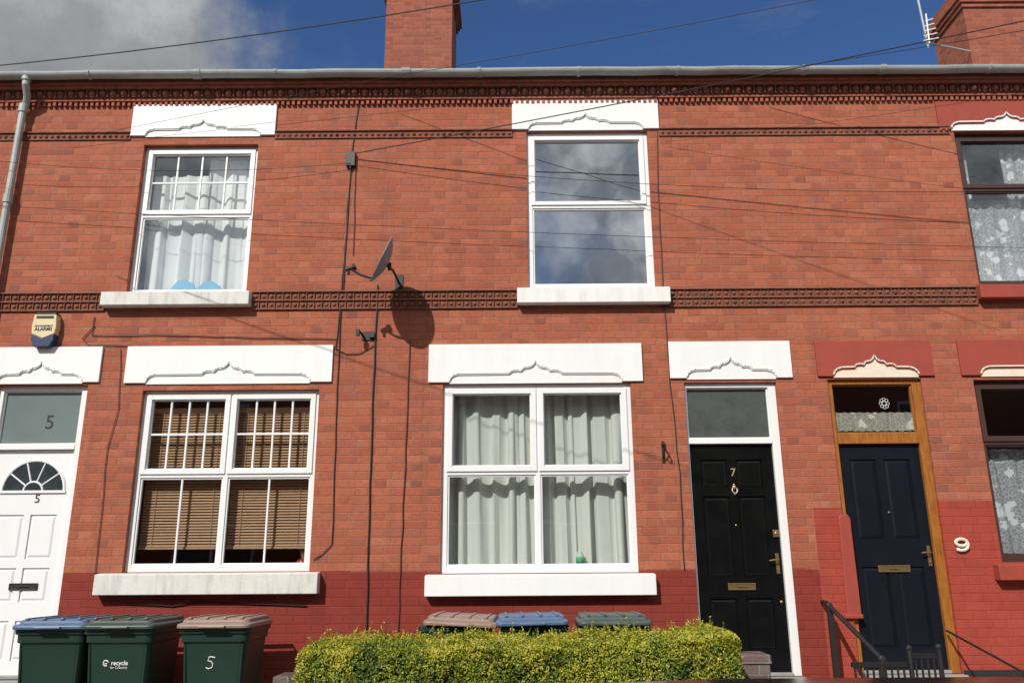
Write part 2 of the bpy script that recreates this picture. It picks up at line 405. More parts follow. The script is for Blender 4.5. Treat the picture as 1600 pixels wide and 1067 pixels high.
def curtain(parent, x0, x1, z0, z1, y, mat, folds=9, amp=.03, seed=0, name='curtain', gather=0):
    nx, nz = 180, 18; m = MB(); rnd = random.Random(seed); ph = [rnd.uniform(0, 6.28) for _ in range(8)]
    for j in range(nz+1):
        t = j/nz
        for i in range(nx+1):
            s = i/nx
            sw = s+.030*math.sin(s*9+ph[3])+.014*math.sin(s*27+ph[1])+.006*math.sin(t*3+s*13+ph[6])
            env = .55+.45*math.sin(s*8.3+ph[7])**2
            a = amp*env*(.8+.5*(1-t))*(math.sin(sw*folds*6.283+ph[0]+.7*math.sin(t*2+ph[1]+s*5))+.45*math.sin(sw*folds*1.7*6.283+ph[2]+t*1.6)+.5*math.sin(sw*folds*.43*6.283+ph[3]))
            xx = x0+(x1-x0)*s+.008*math.sin(sw*folds*6.283*2+ph[4]+t*1.5)
            m.v.append((xx, y+a, z0+(z1-z0)*t+.006*math.sin(s*folds*6.283+ph[5])*(t-.5)))
    for j in range(nz):
        for i in range(nx):
            k = j*(nx+1)+i; m.f.append([k, k+1, k+nx+2, k+nx+1])
    return m.obj(name, mat, parent, smooth=True)
def intervals(a, b, cuts):
    out = [(a, b)]
    for c, d in cuts:
        nw = []
        for p, q in out:
            if d <= p or c >= q: nw.append((p, q)); continue
            if c > p: nw.append((p, c))
            if d < q: nw.append((d, q))
        out = nw
    return [q for q in out if q[1]-q[0] > .02]
zb0, zb1 = P(700, 481)[1], P(700, 456)[1]
zt0, zt1 = P(650, 216)[1], P(650, 206)[1]
zc0 = P(800, 164)[1]
cutsA = []; cutsB = []
U = random.uniform
def ornament(parent, x0, x1):
    for a, b in intervals(x0, x1, cutsA):
        m = MB(); h = (zb1-zb0)
        m.box(a, b, -.012, .005, zb0, zb1)
        m.box(a, b, -.030, .0, zb0+h*.46, zb0+h*.54); m.box(a, b, -.034, 0, zb1, zb1+.012); m.box(a, b, -.022, 0, zb0-.010, zb0)
        n = max(1, int((b-a)/.075))
        for i in range(n):
            cx = a+(i+.5)*(b-a)/n
            for cz in (zb0+h*.23, zb0+h*.77):
                m.dome(cx, cz, -.010, .026*U(.85, 1.05), .022*U(.7, 1.1), 6)
                m.box(cx+.035, cx+.040, -.028, -.008, cz-.03, cz+.03)
        o = m.obj('string_course', M_moul, parent)
    for a, b in intervals(x0, x1, cutsB):
        m = MB()
        m.box(a, b, -.014, .005, zt0, zt1); m.box(a, b, -.032, 0, zt1, zt1+.012)
        n = max(1, int((b-a)/.06))
        for i in range(n):
            cx = a+(i+.5)*(b-a)/n; m.dome(cx, (zt0+zt1)/2, -.012, .021, .022*U(.7, 1.1), 6)
        m.obj('string_course', M_moul, parent)
def cornice(parent, x0, x1):
    z = zc0; m = MB()
    n = int(round((x1-x0)/.056))
    for i in range(n):
        cx = x0+(i+.5)*(x1-x0)/n; m.box(cx-.015, cx+.015, -.035*U(.8, 1.05), .0, z+U(0, .006), z+.05)
    m.box(x0, x1, -.045, .005, z+.05, z+.078)
    o1 = m.obj('dentil_course', M_moul2, parent, .002)
    m = MB(); n = int(round((x1-x0)/.112))
    m.box(x0, x1, -.05, .005, z+.080, z+.165)
    for i in range(n):
        cx = x0+(i+.5)*(x1-x0)/n
        m.dome(cx, z+.122+U(-.003, .003), -.05, .040*U(.9, 1.03), .05*U(.85, 1.05), 10); m.box(cx-.012, cx+.012, -.07, -.05, z+.083, z+.09)
        m.box(cx+.050, cx+.062, -.075, -.05, z+.085, z+.16)
    m.obj('ball_cornice', M_moul, parent)
    m = MB(); m.box(x0, x1, -.105, .005, z+.165, z+.20); m.box(x0, x1, -.135, .005, z+.20, ZT+.0)
    m.obj('cornice', M_moul2, parent, .003)
ZG = P(800, 113, -.20)[1]
def gutter(parent, x0, x1):
    m = MB(); cy = -.195; r = .058; n = 10
    prof = []
    for k in range(n+1):
        a = math.pi+math.pi*k/n; prof.append((cy+r*math.cos(a), ZG+.02+r*math.sin(a)))
    for k in range(n, -1, -1):
        a = math.pi+math.pi*k/n; prof.append((cy+(r-.005)*math.cos(a), ZG+.02+(r-.005)*math.sin(a)))
    N = len(prof); K = 12
    sg = [(random.uniform(-.006, .006)) for _ in range(K+1)]; sg[0] = sg[-1] = 0
    for k in range(K+1):
        x = x0+(x1-x0)*k/K; m.v += [(x, p[0], p[1]+sg[k]) for p in prof]
    for k in range(K):
        for i in range(N): m.f.append([k*N+i, k*N+(i+1) % N, (k+1)*N+(i+1) % N, (k+1)*N+i])
    o = m.obj('gutter', M_gut, parent)
    x = x0+.35
    while x < x1:
        m = MB(); R = r+.010
        pr = [(cy+R*math.cos(math.pi+math.pi*k/8), ZG+.022+R*math.sin(math.pi+math.pi*k/8)) for k in range(9)]+[(cy+(r-.001)*math.cos(math.pi+math.pi*k/8), ZG+.022+(r-.001)*math.sin(math.pi+math.pi*k/8)) for k in range(8, -1, -1)]
        q = len(pr); wd = random.choice((.02, .035, .06, .09))
        m.add([(x, p[0], p[1]) for p in pr]+[(x+wd, p[0], p[1]) for p in pr], [(i, (i+1) % q, (i+1) % q+q, i+q) for i in range(q)]+[tuple(range(q)), tuple(range(2*q-1, q-1, -1))])
        m.obj('gutter_bracket', M_gut, o)
        x += U(.75, 1.2)
YR, SL = 4.5, math.tan(math.radians(32.5))
def house(x0, x1, mat, holes, label, group='terraced houses along the street'):
    h = empty('brick_house', ((x0+x1)/2, 0, 0), label, 'house', group)
    m = MB(); m.plate(x0, x1, 0, ZT, holes, 0, .13)
    for xx in (x0+.02, x1-.02): m.add([(xx,.0,0),(xx,9,0),(xx,9,ZT),(xx,YR,ZT+YR*SL),(xx,.0,ZT)], [(0,1,2,3,4)])
    m.add([(x0,9,0),(x1,9,0),(x1,9,ZT),(x0,9,ZT)], [(3,2,1,0)])
    w = m.obj('wall', mat, h)
    m = MB(); e = -.16
    ez = ZT+.03+e*SL
    rz = ZT+.03+YR*SL
    for (ya, za, yb_, zb_) in ((e, ez, YR, rz), (YR, rz, 9.2, ez)):
        m.add([(x0,ya,za),(x1,ya,za),(x1,yb_,zb_),(x0,yb_,zb_),(x0,ya,za-.04),(x1,ya,za-.04),(x1,yb_,zb_-.04),(x0,yb_,zb_-.04)], [(0,1,2,3),(7,6,5,4),(0,4,5,1),(1,5,6,2),(3,2,6,7),(0,3,7,4)])
    r = m.obj('roof', M_slate, h)
    m = MB(); m.box(x0+.06, x1-.06, .14, 6, ZS-.12, ZS); m.box(x0+.06, x1-.06, .14, 6, 3.42, 3.62); m.box(x0+.06, x1-.06, .14, 6, ZT-.32, ZT-.25)
    m.add([(x0+.06,3,ZS),(x1-.06,3,ZS),(x1-.06,3,ZT),(x0+.06,3,ZT)], [(0,1,2,3)])
    m.obj('interior', M_int, h)
    ornament(h, x0, x1); cornice(h, x0, x1); gutter(h, x0, x1)
    return h, r
def chimney(roof, x0, x1, y0, y1, top, corb):
    m = MB(); m.box(x0, x1, y0, y1, ZT+1.2, corb)
    zc = corb
    for e in (.03, .06, .09, .09):
        m.box(x0-e, x1+e, y0-e, y1+e, zc, zc+.075); zc += .075
    m.box(x0-.02, x1+.02, y0-.02, y1+.02, zc, max(top, zc+.08))
    c = m.obj('chimney', M_chim, roof)
    return c

rU5 = RC(211, 394, 226, 460); rL5 = RC(207, 491, 609, 893); rU7 = RC(824, 1018, 206, 453); rL7 = RC(690, 992, 599, 895)
rU9 = RC(1510, 1682, 206, 446); rL9 = RC(1543, 1827, 592, 877)
rD5 = RC(-44, 107, 602, 1062); rD7 = RC(1083, 1234, 597, 1057); rD9 = RC(1318, 1472, 592, 1053)
sU5 = RC(165, 394, 459, 481); sL5 = RC(155, 500, 894, 928); sU7 = RC(808, 1045, 452, 477); sL7 = RC(665, 1023, 896, 930)
sU9 = RC(1524, 1714, 447, 469); sL9 = RC(1552, 1850, 879, 905)
lD5 = RC(-25, 159, 543, 598); lL5 = RC(198, 520, 541, 598); lU5 = RC(208, 432, 165, 213); lL7 = RC(670, 1003, 538, 597)
lU7 = RC(800, 1028, 156, 203); lD7 = RC(1045, 1235, 534, 591); lD9 = RC(1274, 1455, 533, 588); lU9 = RC(1463, 1678, 160, 203); lL9 = RC(1497, 1815, 531, 586)
cutsA += [(sU5[0], sU5[1]), (sU7[0], sU7[1]), (sU9[0], sU9[1])]
cutsB += [(lU5[0], lU5[1]), (lU7[0], lU7[1]), (rU9[0]-.05, rU9[1]+.05)]
XB = [-10.1, -5.8, -1.48, xb, xb+4.3, xb+8.6]
def shift(r, d): return (r[0]+d, r[1]+d, r[2], r[3])
for s_ in (8.6, -8.6):
    cutsA.append((sU7[0]+s_, sU7[1]+s_)); cutsB.append((lU7[0]+s_, lU7[1]+s_))
h5, r5 = house(XB[1], XB[2], M_br3, [rU5, rL5, rD5], 'red brick terraced house with white door and white windows')
h7, r7 = house(XB[2], XB[3], M_br7, [rU7, rL7, rD7], 'red brick terraced house with black door and white lintels')
h9, r9 = house(XB[3], XB[4], M_br9, [rU9, rL9, rD9], 'red brick terraced house with navy door and red painted lintels')
h11, r11 = house(XB[4], XB[5], M_br9, [shift(rL7, 8.6), shift(rU7, 8.6)], 'neighbouring red brick terraced house with tall chimney')
h3, r3 = house(XB[0], XB[1], M_br3, [shift(rL7, -8.6), shift(rU7, -8.6)], 'neighbouring red brick terraced house')
c1 = P(602, 60, 4.0)[0]; c1b = P(706, 60, 4.0)[0]
chimney(r7, c1, c1b, 4.0, 5.0, 11.6, 10.84)
c2 = P(1513, 60, 3.9)[0]
ch2 = chimney(r11, c2, c2+1.2, 3.9, 4.85, 10.9, 10.46)

for (h, dx) in ((h11, 8.6), (h3, -8.6)):
    w, c = window(h, shift(rU7, dx), .04, M_upvc, tr=rU7[2]+.75); sill(w, shift(sU7, dx), M_sillw); lintel(w, shift(lU7, dx), .58, M_lint)
    w, c = window(h, shift(rL7, dx), .04, M_upvc, mull=[(rL7[0]+rL7[1])/2+dx], tr=rL7[2]+.95, sash=[(0,1),(1,1)]); sill(w, shift(sL7, dx), M_sillw); lintel(w, shift(lL7, dx), .8, M_lint)
    curtain(w, rL7[0]+dx, rL7[1]+dx, rL7[2], rL7[3], .3, M_curt, 12)

# ---- windows of house 5
ztr = P(305, 333)[1]
w, c = window(h5, rU5, .06, M_upvc, tr=ztr, sash=[(0, 1)], bars={(0, 1): (3, 1)}, fw=.05)
sill(w, sU5, M_sillg, .11); lintel(w, lU5, .60, M_lint, sc=.80)
curtain(w, rU5[0]+.07, rU5[0]+.66, rU5[2]+.02, P(300, 262)[1], .20, M_curt2, 4, .026, 3)
curtain(w, rU5[0]+.60, rU5[1]-.02, rU5[2]+.02, P(300, 236)[1], .23, M_curt2, 3, .028, 8)
m = MB()
z0 = rU5[2]+.05
for cx, a in ((P(277, 440)[0], .16), (P(318, 440)[0], .14)):
    m.prism([(cx-.13, z0), (cx+.13, z0), (cx+.12, z0+a*.6), (cx+.03, z0+a), (cx-.05, z0+a*.95), (cx-.12, z0+a*.4)], .135, .155)
o = m.obj('folded_towel', plain('pale_blue_cloth', (.22, .48, .68), .8, .2, 9, .2), None, .006)
tag(o, 'pale blue cloth lying on the bedroom window ledge', 'cloth')

mx5 = P(349, 751)[0]; zt5 = P(349, 741)[1]
w, c = window(h5, rL5, .05, M_upvc, mull=[mx5], tr=zt5, sash=[(0, 1), (1, 1)], bars={(0, 1): (3, 1), (1, 1): (3, 1), (0, 0): (1, 0), (1, 0): (1, 0)}, fw=.05)
sill(w, sL5, M_sillg, .11); lintel(w, lL5, .79, M_lint)
m = MB(); zz = P(349, 850)[1]; top = P(349, 640)[1]
while zz < top:
    for (a, b) in ((rL5[0]+.05, mx5-.02), (mx5+.02, rL5[1]-.05)):
        q = U(-.002, .002); e = .0125
        m.add([(a,.165,zz-e+q),(b,.165,zz-e-q),(b,.180,zz+e-q-.004),(a,.180,zz+e+q-.004),(a,.168,zz-e+q),(b,.168,zz-e-q),(b,.183,zz+e-q-.004),(a,.183,zz+e+q-.004)],
              [(0,1,2,3),(7,6,5,4),(0,4,5,1),(2,6,7,3)])
    zz += .0265
for (a, b) in ((rL5[0]+.05, mx5-.02), (mx5+.02, rL5[1]-.05)):
    m.box(a, b, .160, .190, P(349, 853)[1]-.02, P(349, 853)[1]); m.box(a, b, .16, .205, top, top+.05)
    for q in (.15, .85): m.box(a+(b-a)*q-.002, a+(b-a)*q+.002, .158, .161, P(349, 850)[1], top)
m.obj('venetian_blind', M_blind, w)
m = MB(); m.box(rL5[0]+.001, rL5[1]-.001, .125, .26, rL5[2]-.01, rL5[2]+.03); m.obj('inner_ledge', plain('ledge_paint', (.5, .5, .48), .5), w)
bx, bz = P(465, 872)[0], rL5[2]+.03
rd = empty('reed_diffuser', (bx, .14, bz), 'red glass reed diffuser pot with thin sticks on window ledge', 'diffuser')
m = MB(); m.loft([[(bx+r*math.cos(a*math.pi/8), .215+r*math.sin(a*math.pi/8), bz+z) for a in range(16)] for r, z in ((.05, 0), (.065, .02), (.07, .05), (.05, .075), (.03, .08))])
m.obj('pot', plain('red_glass', (.5, .03, .03), .2, .2), rd, smooth=True)
for k in range(5):
    m = MB(); m.tube([(bx, .215, bz+.06), (bx-.05+.02*k, .21-.01*k, bz+.20)], .0022, 5); m.obj('stick', M_blind, rd)

# ---- windows of house 7
ztr = P(920, 320)[1]
w, c = window(h7, rU7, .035, M_upvc, tr=ztr, sash=[(0, 1)], fw=.055, sw=.04, glass=M_glass2)
sill(w, sU7, M_sillw, .10); lintel(w, lU7, .60, M_lint, sc=.80)
mx7 = P(841, 747)[0]; zt7 = P(841, 737)[1]
w, c = window(h7, rL7, .030, M_upvc, mull=[mx7], tr=zt7, sash=[(0, 1), (1, 1)], fw=.055, sw=.05)
sill(w, sL7, M_lint, .10); lintel(w, lL7, .83, M_lint)
curtain(w, rL7[0]+.03, mx7+.02, rL7[2]+.05, rL7[3]-.01, .21, M_curt, 6, .030, 5)
curtain(w, mx7+.03, rL7[1]-.03, rL7[2]+.05, rL7[3]-.01, .23, M_curt, 6, .030, 11)
m = MB(); m.box(rL7[0]+.001, rL7[1]-.001, .125, .20, rL7[2]+.0, rL7[2]+.05); m.obj('inner_ledge', plain('ledge_paint_white', (.6, .6, .58), .5), w)
bx, bz = P(908, 870)[0], rL7[2]+.05
bt = empty('plastic_bottle', (bx, .14, bz), 'small clear bottle with green label on window ledge', 'bottle')
m = MB(); m.loft([[(bx+r*math.cos(a*math.pi/8), .140+r*.8*math.sin(a*math.pi/8), bz+z) for a in range(16)] for r, z in ((.034, 0), (.036, .01), (.036, .11), (.014, .145), (.014, .165))])
m.obj('bottle_body', plain('bottle_plastic', (.5, .6, .56), .2, .1), bt, smooth=True)
m = MB(); m.loft([[(bx+r*math.cos(a*math.pi/8), .140+r*.82*math.sin(a*math.pi/8), bz+z) for a in range(16)] for r, z in ((.0375, .03), (.0375, .09))])
m.obj('bottle_label', plain('green_label', (.05, .35, .16), .5, .1), bt, smooth=True)

# ---- windows of house 9
zt9 = P(1565, 292)[1]
w, c = window(h9, rU9, .06, M_brownf, tr=zt9, sash=[(0, 1)], fw=.05)
sill(w, sU9, M_redp, .10); lintel(w, lU9, .60, M_redp, M_lint, sc=.85)
curtain(w, rU9[0]+.03, rU9[1]-.03, rU9[2]+.03, P(1560, 300)[1], .2, M_lace, 12, .012, 2, 'lace_curtain')
curtain(w, rU9[0]+.03, rU9[0]+.2, P(1560, 300)[1], rU9[3]-.02, .2, M_lace, 3, .014, 2, 'lace_curtain')
curtain(w, P(1570, 260)[0]+.1, rU9[1], P(1560, 300)[1], rU9[3]-.02, .2, M_lace, 8, .014, 4, 'lace_curtain')
zt9 = P(1560, 690)[1]
w, c = window(h9, rL9, .06, M_brownf, mull=[(rL9[0]+rL9[1])/2], tr=zt9, sash=[(0, 1), (1, 1)], fw=.05)
sill(w, sL9, M_redp, .10); lintel(w, lL9, .80, M_redp, M_cream)
curtain(w, rL9[0]+.04, rL9[1]-.04, rL9[2]+.08, P(1560, 697)[1], .2, M_lace, 16, .012, 6, 'lace_curtain')

# ---- doors
def door(parent, rect, rec, fmat, lmat, ztr, jl, jr, panels, glass=M_glass, trh=.05):
    x0, x1, z0, z1 = rect
    a, b, c, d = x0+jl+.002, x1-jr-.002, z0+.03, ztr-.004
    W, Hh = b-a, d-c
    hs = [(a+p[0]*W, a+p[1]*W, c+p[2]*Hh, c+p[3]*Hh) for p in panels]
    ly = rec+.035
    m = MB(); m.plate(a, b, c, d, hs, ly, .014)
    for hh in hs:
        m.add([(hh[0],ly+.014,hh[2]),(hh[1],ly+.014,hh[2]),(hh[1],ly+.014,hh[3]),(hh[0],ly+.014,hh[3])], [(0,1,2,3)])
        m.frustum(hh[0]+.014, hh[1]-.014, hh[2]+.014, hh[3]-.014, ly+.0138, ly+.003, .018)
    m.box(a+.0005, b-.0005, ly+.016, ly+.045, c, d)
    leaf = m.obj('door', lmat, parent)
    m = MB()
    m.box(x0, x0+jl, rec, rec+.09, z0, z1); m.box(x1-jr, x1, rec, rec+.09, z0, z1)
    m.box(x0+jl, x1-jr, rec, rec+.09, z1-.045, z1); m.box(x0+jl, x1-jr, rec-.006, rec+.09, ztr, ztr+trh)
    m.ring(x0+jl, x1-jr, rec+.02, rec+.05, ztr+trh, z1-.045, .012)
    fr = m.obj('door_frame', fmat, leaf, .003)
    m = MB(); m.add([(x0+jl+.012, rec+.04, ztr+trh+.012), (x1-jr-.012, rec+.04, ztr+trh+.012), (x1-jr-.012, rec+.04, z1-.057), (x0+jl+.012, rec+.04, z1-.057)], [(0,1,2,3)])
    m.obj('fanlight', glass, leaf)
    m = MB(); m.box(x0, x1, -.10, .12, z0-.08, z0+.0); m.box(x0+jl, x1-jr, rec-.02, rec+.08, z0, z0+.028)
    m.obj('threshold', M_conc, leaf, .006)
    return leaf, (a, b, c, d, ly)
def letterbox(leaf, cx, cz, ly, w=.14, mat=M_brass, h=.03):
    m = MB(); m.ring(cx-w, cx+w, ly-.010, ly+.001, cz-h, cz+h, .012); m.box(cx-w+.012, cx+w-.012, ly-.006, ly+.001, cz-h+.012, cz+h-.012)
    m.tube([(cx-.05, ly-.013, cz), (cx+.05, ly-.013, cz)], .004, 6)
    return m.obj('letterbox', mat, leaf, .002)
def lever(leaf, cx, cz, ly, side=-1):
    m = MB(); m.box(cx-.016, cx+.016, ly-.008, ly+.001, cz-.09, cz+.09)
    m.tube([(cx, ly, cz+.03), (cx, ly-.045, cz+.03), (cx+side*.04, ly-.05, cz+.032), (cx+side*.085, ly-.045, cz+.026)], .007, 8)
    m.dome(cx, cz-.05, ly-.008, .01, .008)
    return m.obj('door_handle', M_brass, leaf, .002)
pan4 = [(.13, .45, .56, .93), (.55, .87, .56, .93), (.13, .45, .09, .44), (.55, .87, .09, .44)]
pan6 = [(.13, .45, .80, .93), (.55, .87, .80, .93), (.13, .45, .40, .76), (.55, .87, .40, .76), (.13, .45, .09, .31), (.55, .87, .09, .31)]
lf, (a, b, c, d, ly) = door(h7, rD7, .035, M_upvc, M_black, P(1143, 692)[1], .022, .075, pan6, glass=M_pane7)
X, Z = P(1146, 738, .05); textmesh('7', .105, flat(X, ly-.004, Z), 'house_number', M_brassp, lf, .003)
X, Z = P(1148, 764, .05); m = MB()
m.dome(X, Z+.02, ly, .020, .02, 10); m.tube([(X-.020, ly-.02, Z+.012), (X-.024, ly-.024, Z-.015), (X-.013, ly-.026, Z-.036), (X+.013, ly-.026, Z-.036), (X+.024, ly-.024, Z-.015), (X+.020, ly-.02, Z+.012)], .006, 8)
m.dome(X, Z-.042, ly-.008, .014, .022, 8); m.dome(X, Z+.045, ly, .010, .012, 6)
m.obj('door_knocker', M_brassp, lf, smooth=True)
X, Z = P(1151, 820, .05); m = MB(); m.dome(X, Z, ly, .010, .006, 10); m.obj('spyhole', M_brass, lf)
X, Z = P(1213, 833, .05); m = MB(); m.box(X-.028, X+.028, ly-.02, ly+.001, Z-.032, Z+.032); m.dome(X, Z, ly-.02, .02, .008, 10); m.obj('door_lock', M_brass, lf, .003)
X, Z = P(1216, 880, .05); lever(lf, X, Z, ly)
X, Z = P(1160, 916, .05); letterbox(lf, X, Z, ly, .125)
X, Z = P(1222, 940, .05); m = MB(); m.dome(X, Z, ly, .014, .01, 10); m.obj('door_lock', M_brass, lf)
lintel(h7, lD7, .43, M_lint)
lf, (a, b, c, d, ly) = door(h9, rD9, .03, M_wood, M_navy, P(1373, 692)[1], .05, .085, pan4, trh=.10)
X, Z = P(1398, 888, .05); letterbox(lf, X, Z, ly, .145)
X, Z = P(1453, 868, .05); lever(lf, X, Z, ly)
X, Z = P(1390, 800, .05); m = MB(); m.dome(X, Z, ly, .012, .012, 10); m.obj('spyhole', M_brass, lf)
x0, x1 = rD9[0]+.06, rD9[1]-.095
curtain(lf, x0, x1, P(1370, 671)[1], P(1370, 642)[1], .080, cloth_mat('cream_lace', (.85, .80, .70), 40), 10, .004, 5, 'lace_curtain')
X, Z = P(1382, 630, .06); m = MB()
for k in range(8):
    an = k*math.pi/4; m.tube([(X+.034*math.cos(an)+.015*math.cos(t), .066, Z+.040*math.sin(an)+.015*math.sin(t)) for t in [q*math.pi/4 for q in range(9)]], .0020, 5)
m.tube([(X+.020*math.cos(t), .066, Z+.020*math.sin(t)) for t in [q*math.pi/6 for q in range(13)]], .0022, 5)
m.obj('etched_motif', M_white, lf)
lintel(h9, lD9, .41, M_redp, M_cream)
lf, (a, b, c, d, ly) = door(h5, rD5, .05, M_upvc, M_door5, P(45, 701)[1], .06, .075, [(.13, .46, .50, .70), (.54, .87, .50, .70), (.13, .46, .31, .46), (.54, .87, .31, .46), (.13, .46, .06, .23), (.54, .87, .06, .23)], glass=M_frost)
cx = (a+b)/2+.02; cz = P(60, 766)[1]; R = .295
def arc(r, y, n=20): return [(cx+r*math.cos(math.pi*k/n), y, cz+r*.98*math.sin(math.pi*k/n)) for k in range(n+1)]
m = MB(); m.prism([(p[0], p[2]) for p in reversed(arc(R-.01, 0))], ly-.003, ly+.001)
m.obj('fan_window', M_dkglass, lf)
m = MB(); m.tube(arc(R, ly-.003), .014, 6); m.box(cx-R-.014, cx+R+.014, ly-.016, ly+.001, cz-.016, cz+.008)
m.tube(arc(.09, ly-.003), .010, 6)
for an in (36, 72, 108, 144):
    q = math.radians(an); m.tube([(cx+.09*math.cos(q), ly-.004, cz+.09*math.sin(q)), (cx+R*math.cos(q), ly-.004, cz+R*math.sin(q))], .008, 6)
m.obj('fan_window_moulding', M_door5, lf)
X, Z = P(58, 779, .08); textmesh('5', .11, flat(X, ly-.004, Z), 'house_number', plain('grey_metal_number', (.12, .12, .12), .3, .1), lf, .003)
X, Z = P(77, 660, .08); textmesh('5', .19, flat(X, .088, Z), 'house_number', plain('dark_number', (.02, .03, .03), .4, .1), lf, .001)
X, Z = P(36, 916, .08); letterbox(lf, X, Z, ly, .13, M_iron)
lintel(h5, lD5, .41, M_lint)
x0, x1, z0, z1 = RC(1316, 1333, 806, 955)
m = MB(); m.prism([(x0-.01, z0-.03), (x1+.02, z0-.03), (x1+.015, z1-.02), (x1-.01, z1+.02), (x0+.03, z1+.015), (x0+.005, z1-.01)], -.022, .0); m.box(x0-.03, x1+.03, -.032, .0, z0-.06, z0-.02); m.obj('pipe_cover', M_redp, h9, .010)
m = MB(); m.box(rD9[1]+.01, XB[4], -.025, .002, 0, P(1550, 1046)[1]); m.obj('plinth', plain('black_plinth', (.02, .02, .02), .6, .4), h9)
X, Z = P(1503, 851, -.02)
m = MB(); pts = []
for k in range(22):
    t = math.radians(-20+360*k/21); pts.append((X+.052*math.cos(t), -.018, Z+.022+.030*math.sin(t)))
m.tube(pts, .015, 8)
m.tube([(X+.053, -.018, Z+.024), (X+.058, -.018, Z+.0), (X+.048, -.018, Z-.028), (X+.020, -.018, Z-.046), (X-.020, -.018, Z-.048), (X-.052, -.018, Z-.036)], .015, 8)
m.obj('house_number', M_cream, h9, smooth=True)
for (r, h) in ((rD5, h5), (rD7, h7), (rD9, h9)):
    m = MB(); n = 3; top = r[2]-.08
    rise = (top-YARD)/n
    for k in range(n): m.box(r[0]-.05, r[1]+.05, -.95+.28*k-.12, -.10 if k == n-1 else -.95+.28*(k+1)-.12, YARD-.02, YARD+rise*(k+1)*1.0)
    m.obj('doorstep', M_conc, h, .008)

# ---------------------------------------------------------------- downpipe, cables
x, _ = P(22, 240, -.1); zg = ZG
m = MB(); m.tube([(x+.06, -.195, zg-.03), (x+.06, -.195, zg-.10), (x+.05, -.12, zg-.20), (x+.02, -.075, zg-.26), (x, -.075, zg-.34), (x, -.075, 1.0), (x, -.075, YARD)], .036, 12)
for q in (zg-.06, zg-.36, 5.2, 3.6, 2.0): m.tube([(x+(.06 if q > zg-.1 else 0), -.195 if q > zg-.1 else -.075, q), (x+(.06 if q > zg-.1 else 0), -.195 if q > zg-.1 else -.075, q+.09)], .046, 12)
m.obj('downpipe', M_gut, h5, smooth=False)
def cable(h, pts, r=.006, mat=M_cable, y=-.012):
    q = []
    for i, p in enumerate(pts):
        X, Z = P(*p[:2]); q.append((X, y, Z))
    out = []
    for a, b in zip(q, q[1:]):
        L = math.dist(a, b); n = max(1, int(L/.18))
        for k in range(n):
            t = k/n; out.append((a[0]+(b[0]-a[0])*t+random.uniform(-.006, .006), y, a[2]+(b[2]-a[2])*t+random.uniform(-.005, .005)))
    out.append(q[-1]); m = MB(); m.tube(out, r, 6); m.obj('wall_cable', mat, h)
cable(h5, [(563, 148), (556, 190), (550, 240), (540, 380), (528, 520), (524, 545), (540, 553), (562, 552), (584, 540)], .005)
cable(h5, [(549, 262), (543, 330), (536, 450), (530, 540), (524, 700), (519, 850), (505, 866), (490, 874)], .005)
cable(h7, [(556, 262), (552, 400)], .004)
cable(h7, [(590, 445), (587, 540), (580, 700), (573, 985)], .008)
cable(h7, [(641, 530), (634, 700), (622, 985)], .006, M_cabler)
cable(h5, [(148, 495), (145, 525), (240, 524), (400, 528), (528, 530)], .0045)
cable(h5, [(148, 510), (130, 530), (140, 540), (205, 541)], .0045)
cable(h5, [(190, 545), (186, 640), (168, 700), (152, 880), (145, 930)], .004, M_cabler)
cable(h7, [(1026, 205), (1030, 330), (1037, 470), (1043, 540), (1046, 600), (1062, 740), (1069, 890)], .0045, M_cable)
cable(h7, [(1030, 480), (1046, 478)], .004)
cable(h5, [(200, 943), (270, 946), (310, 940), (480, 946)], .006, M_cable)
x0, x1, z0, z1 = RC(542, 556, 240, 262)
m = MB(); m.box(x0, x1, -.045, 0, z0, z1); m.tube([((x0+x1)/2, -.03, z0), ((x0+x1)/2, -.03, z0-.03)], .01, 6); m.obj('junction_box', M_iron, h7, .006)
X, Z = P(1036, 706)
hb = MB(); hb.box(X-.012, X+.012, -.012, 0, Z-.10, Z+.10); hb.tube([(X, -.01, Z+.06), (X, -.10, Z+.065), (X, -.14, Z+.05), (X, -.14, Z+.02), (X, -.11, Z)], .008, 8); hb.tube([(X, -.01, Z-.06), (X, -.06, Z-.02), (X, -.10, Z+.06)], .007, 8)
hb.dome(X, Z+.07, -.012, .02, .02)
o = hb.obj('hanging_bracket', M_iron, None); tag(o, 'black iron hanging bracket fixed to brick wall', 'bracket')

# ---------------------------------------------------------------- burglar alarm
x0, x1, z0, z1 = RC(56, 94, 494, 545)
cxa = (x0+x1)/2
al = empty('alarm_box', (cxa, 0, z0), 'cream and navy burglar alarm box above the door lintel', 'alarm')
m = MB(); m.prism([(x0+.01, z0+.13), (cxa, z0+.085), (x1-.01, z0+.13), (x1, z0+.20), (x1-.012, z1-.01), (x0+.012, z1-.01), (x0, z0+.20)], -.085, 0); m.obj('alarm_cover', M_alc, al, .006)
m = MB(); m.prism([(x0+.045, z0+.0), (x1-.045, z0+.0), (x1-.01, z0+.07), (x1-.008, z0+.128), (cxa, z0+.083), (x0+.008, z0+.128), (x0+.01, z0+.07)], -.087, 0); m.obj('alarm_base', M_aln, al, .005)
m = MB(); m.box(x0+.02, x1-.02, -.08, 0, z1-.009, z1+.012); m.box(x0+.035, x1-.035, -.089, -.084, z1-.05, z1-.022); m.obj('solar_panel', M_iron, al, .002)
textmesh('ALARMS', .046, flat(cxa, -.088, z0+.175), 'alarm_lettering', M_aln, al, .001, .0007)
textmesh('MANAGEMENT', .026, flat(cxa, -.088, z0+.207), 'alarm_lettering', M_aln, al, .001)

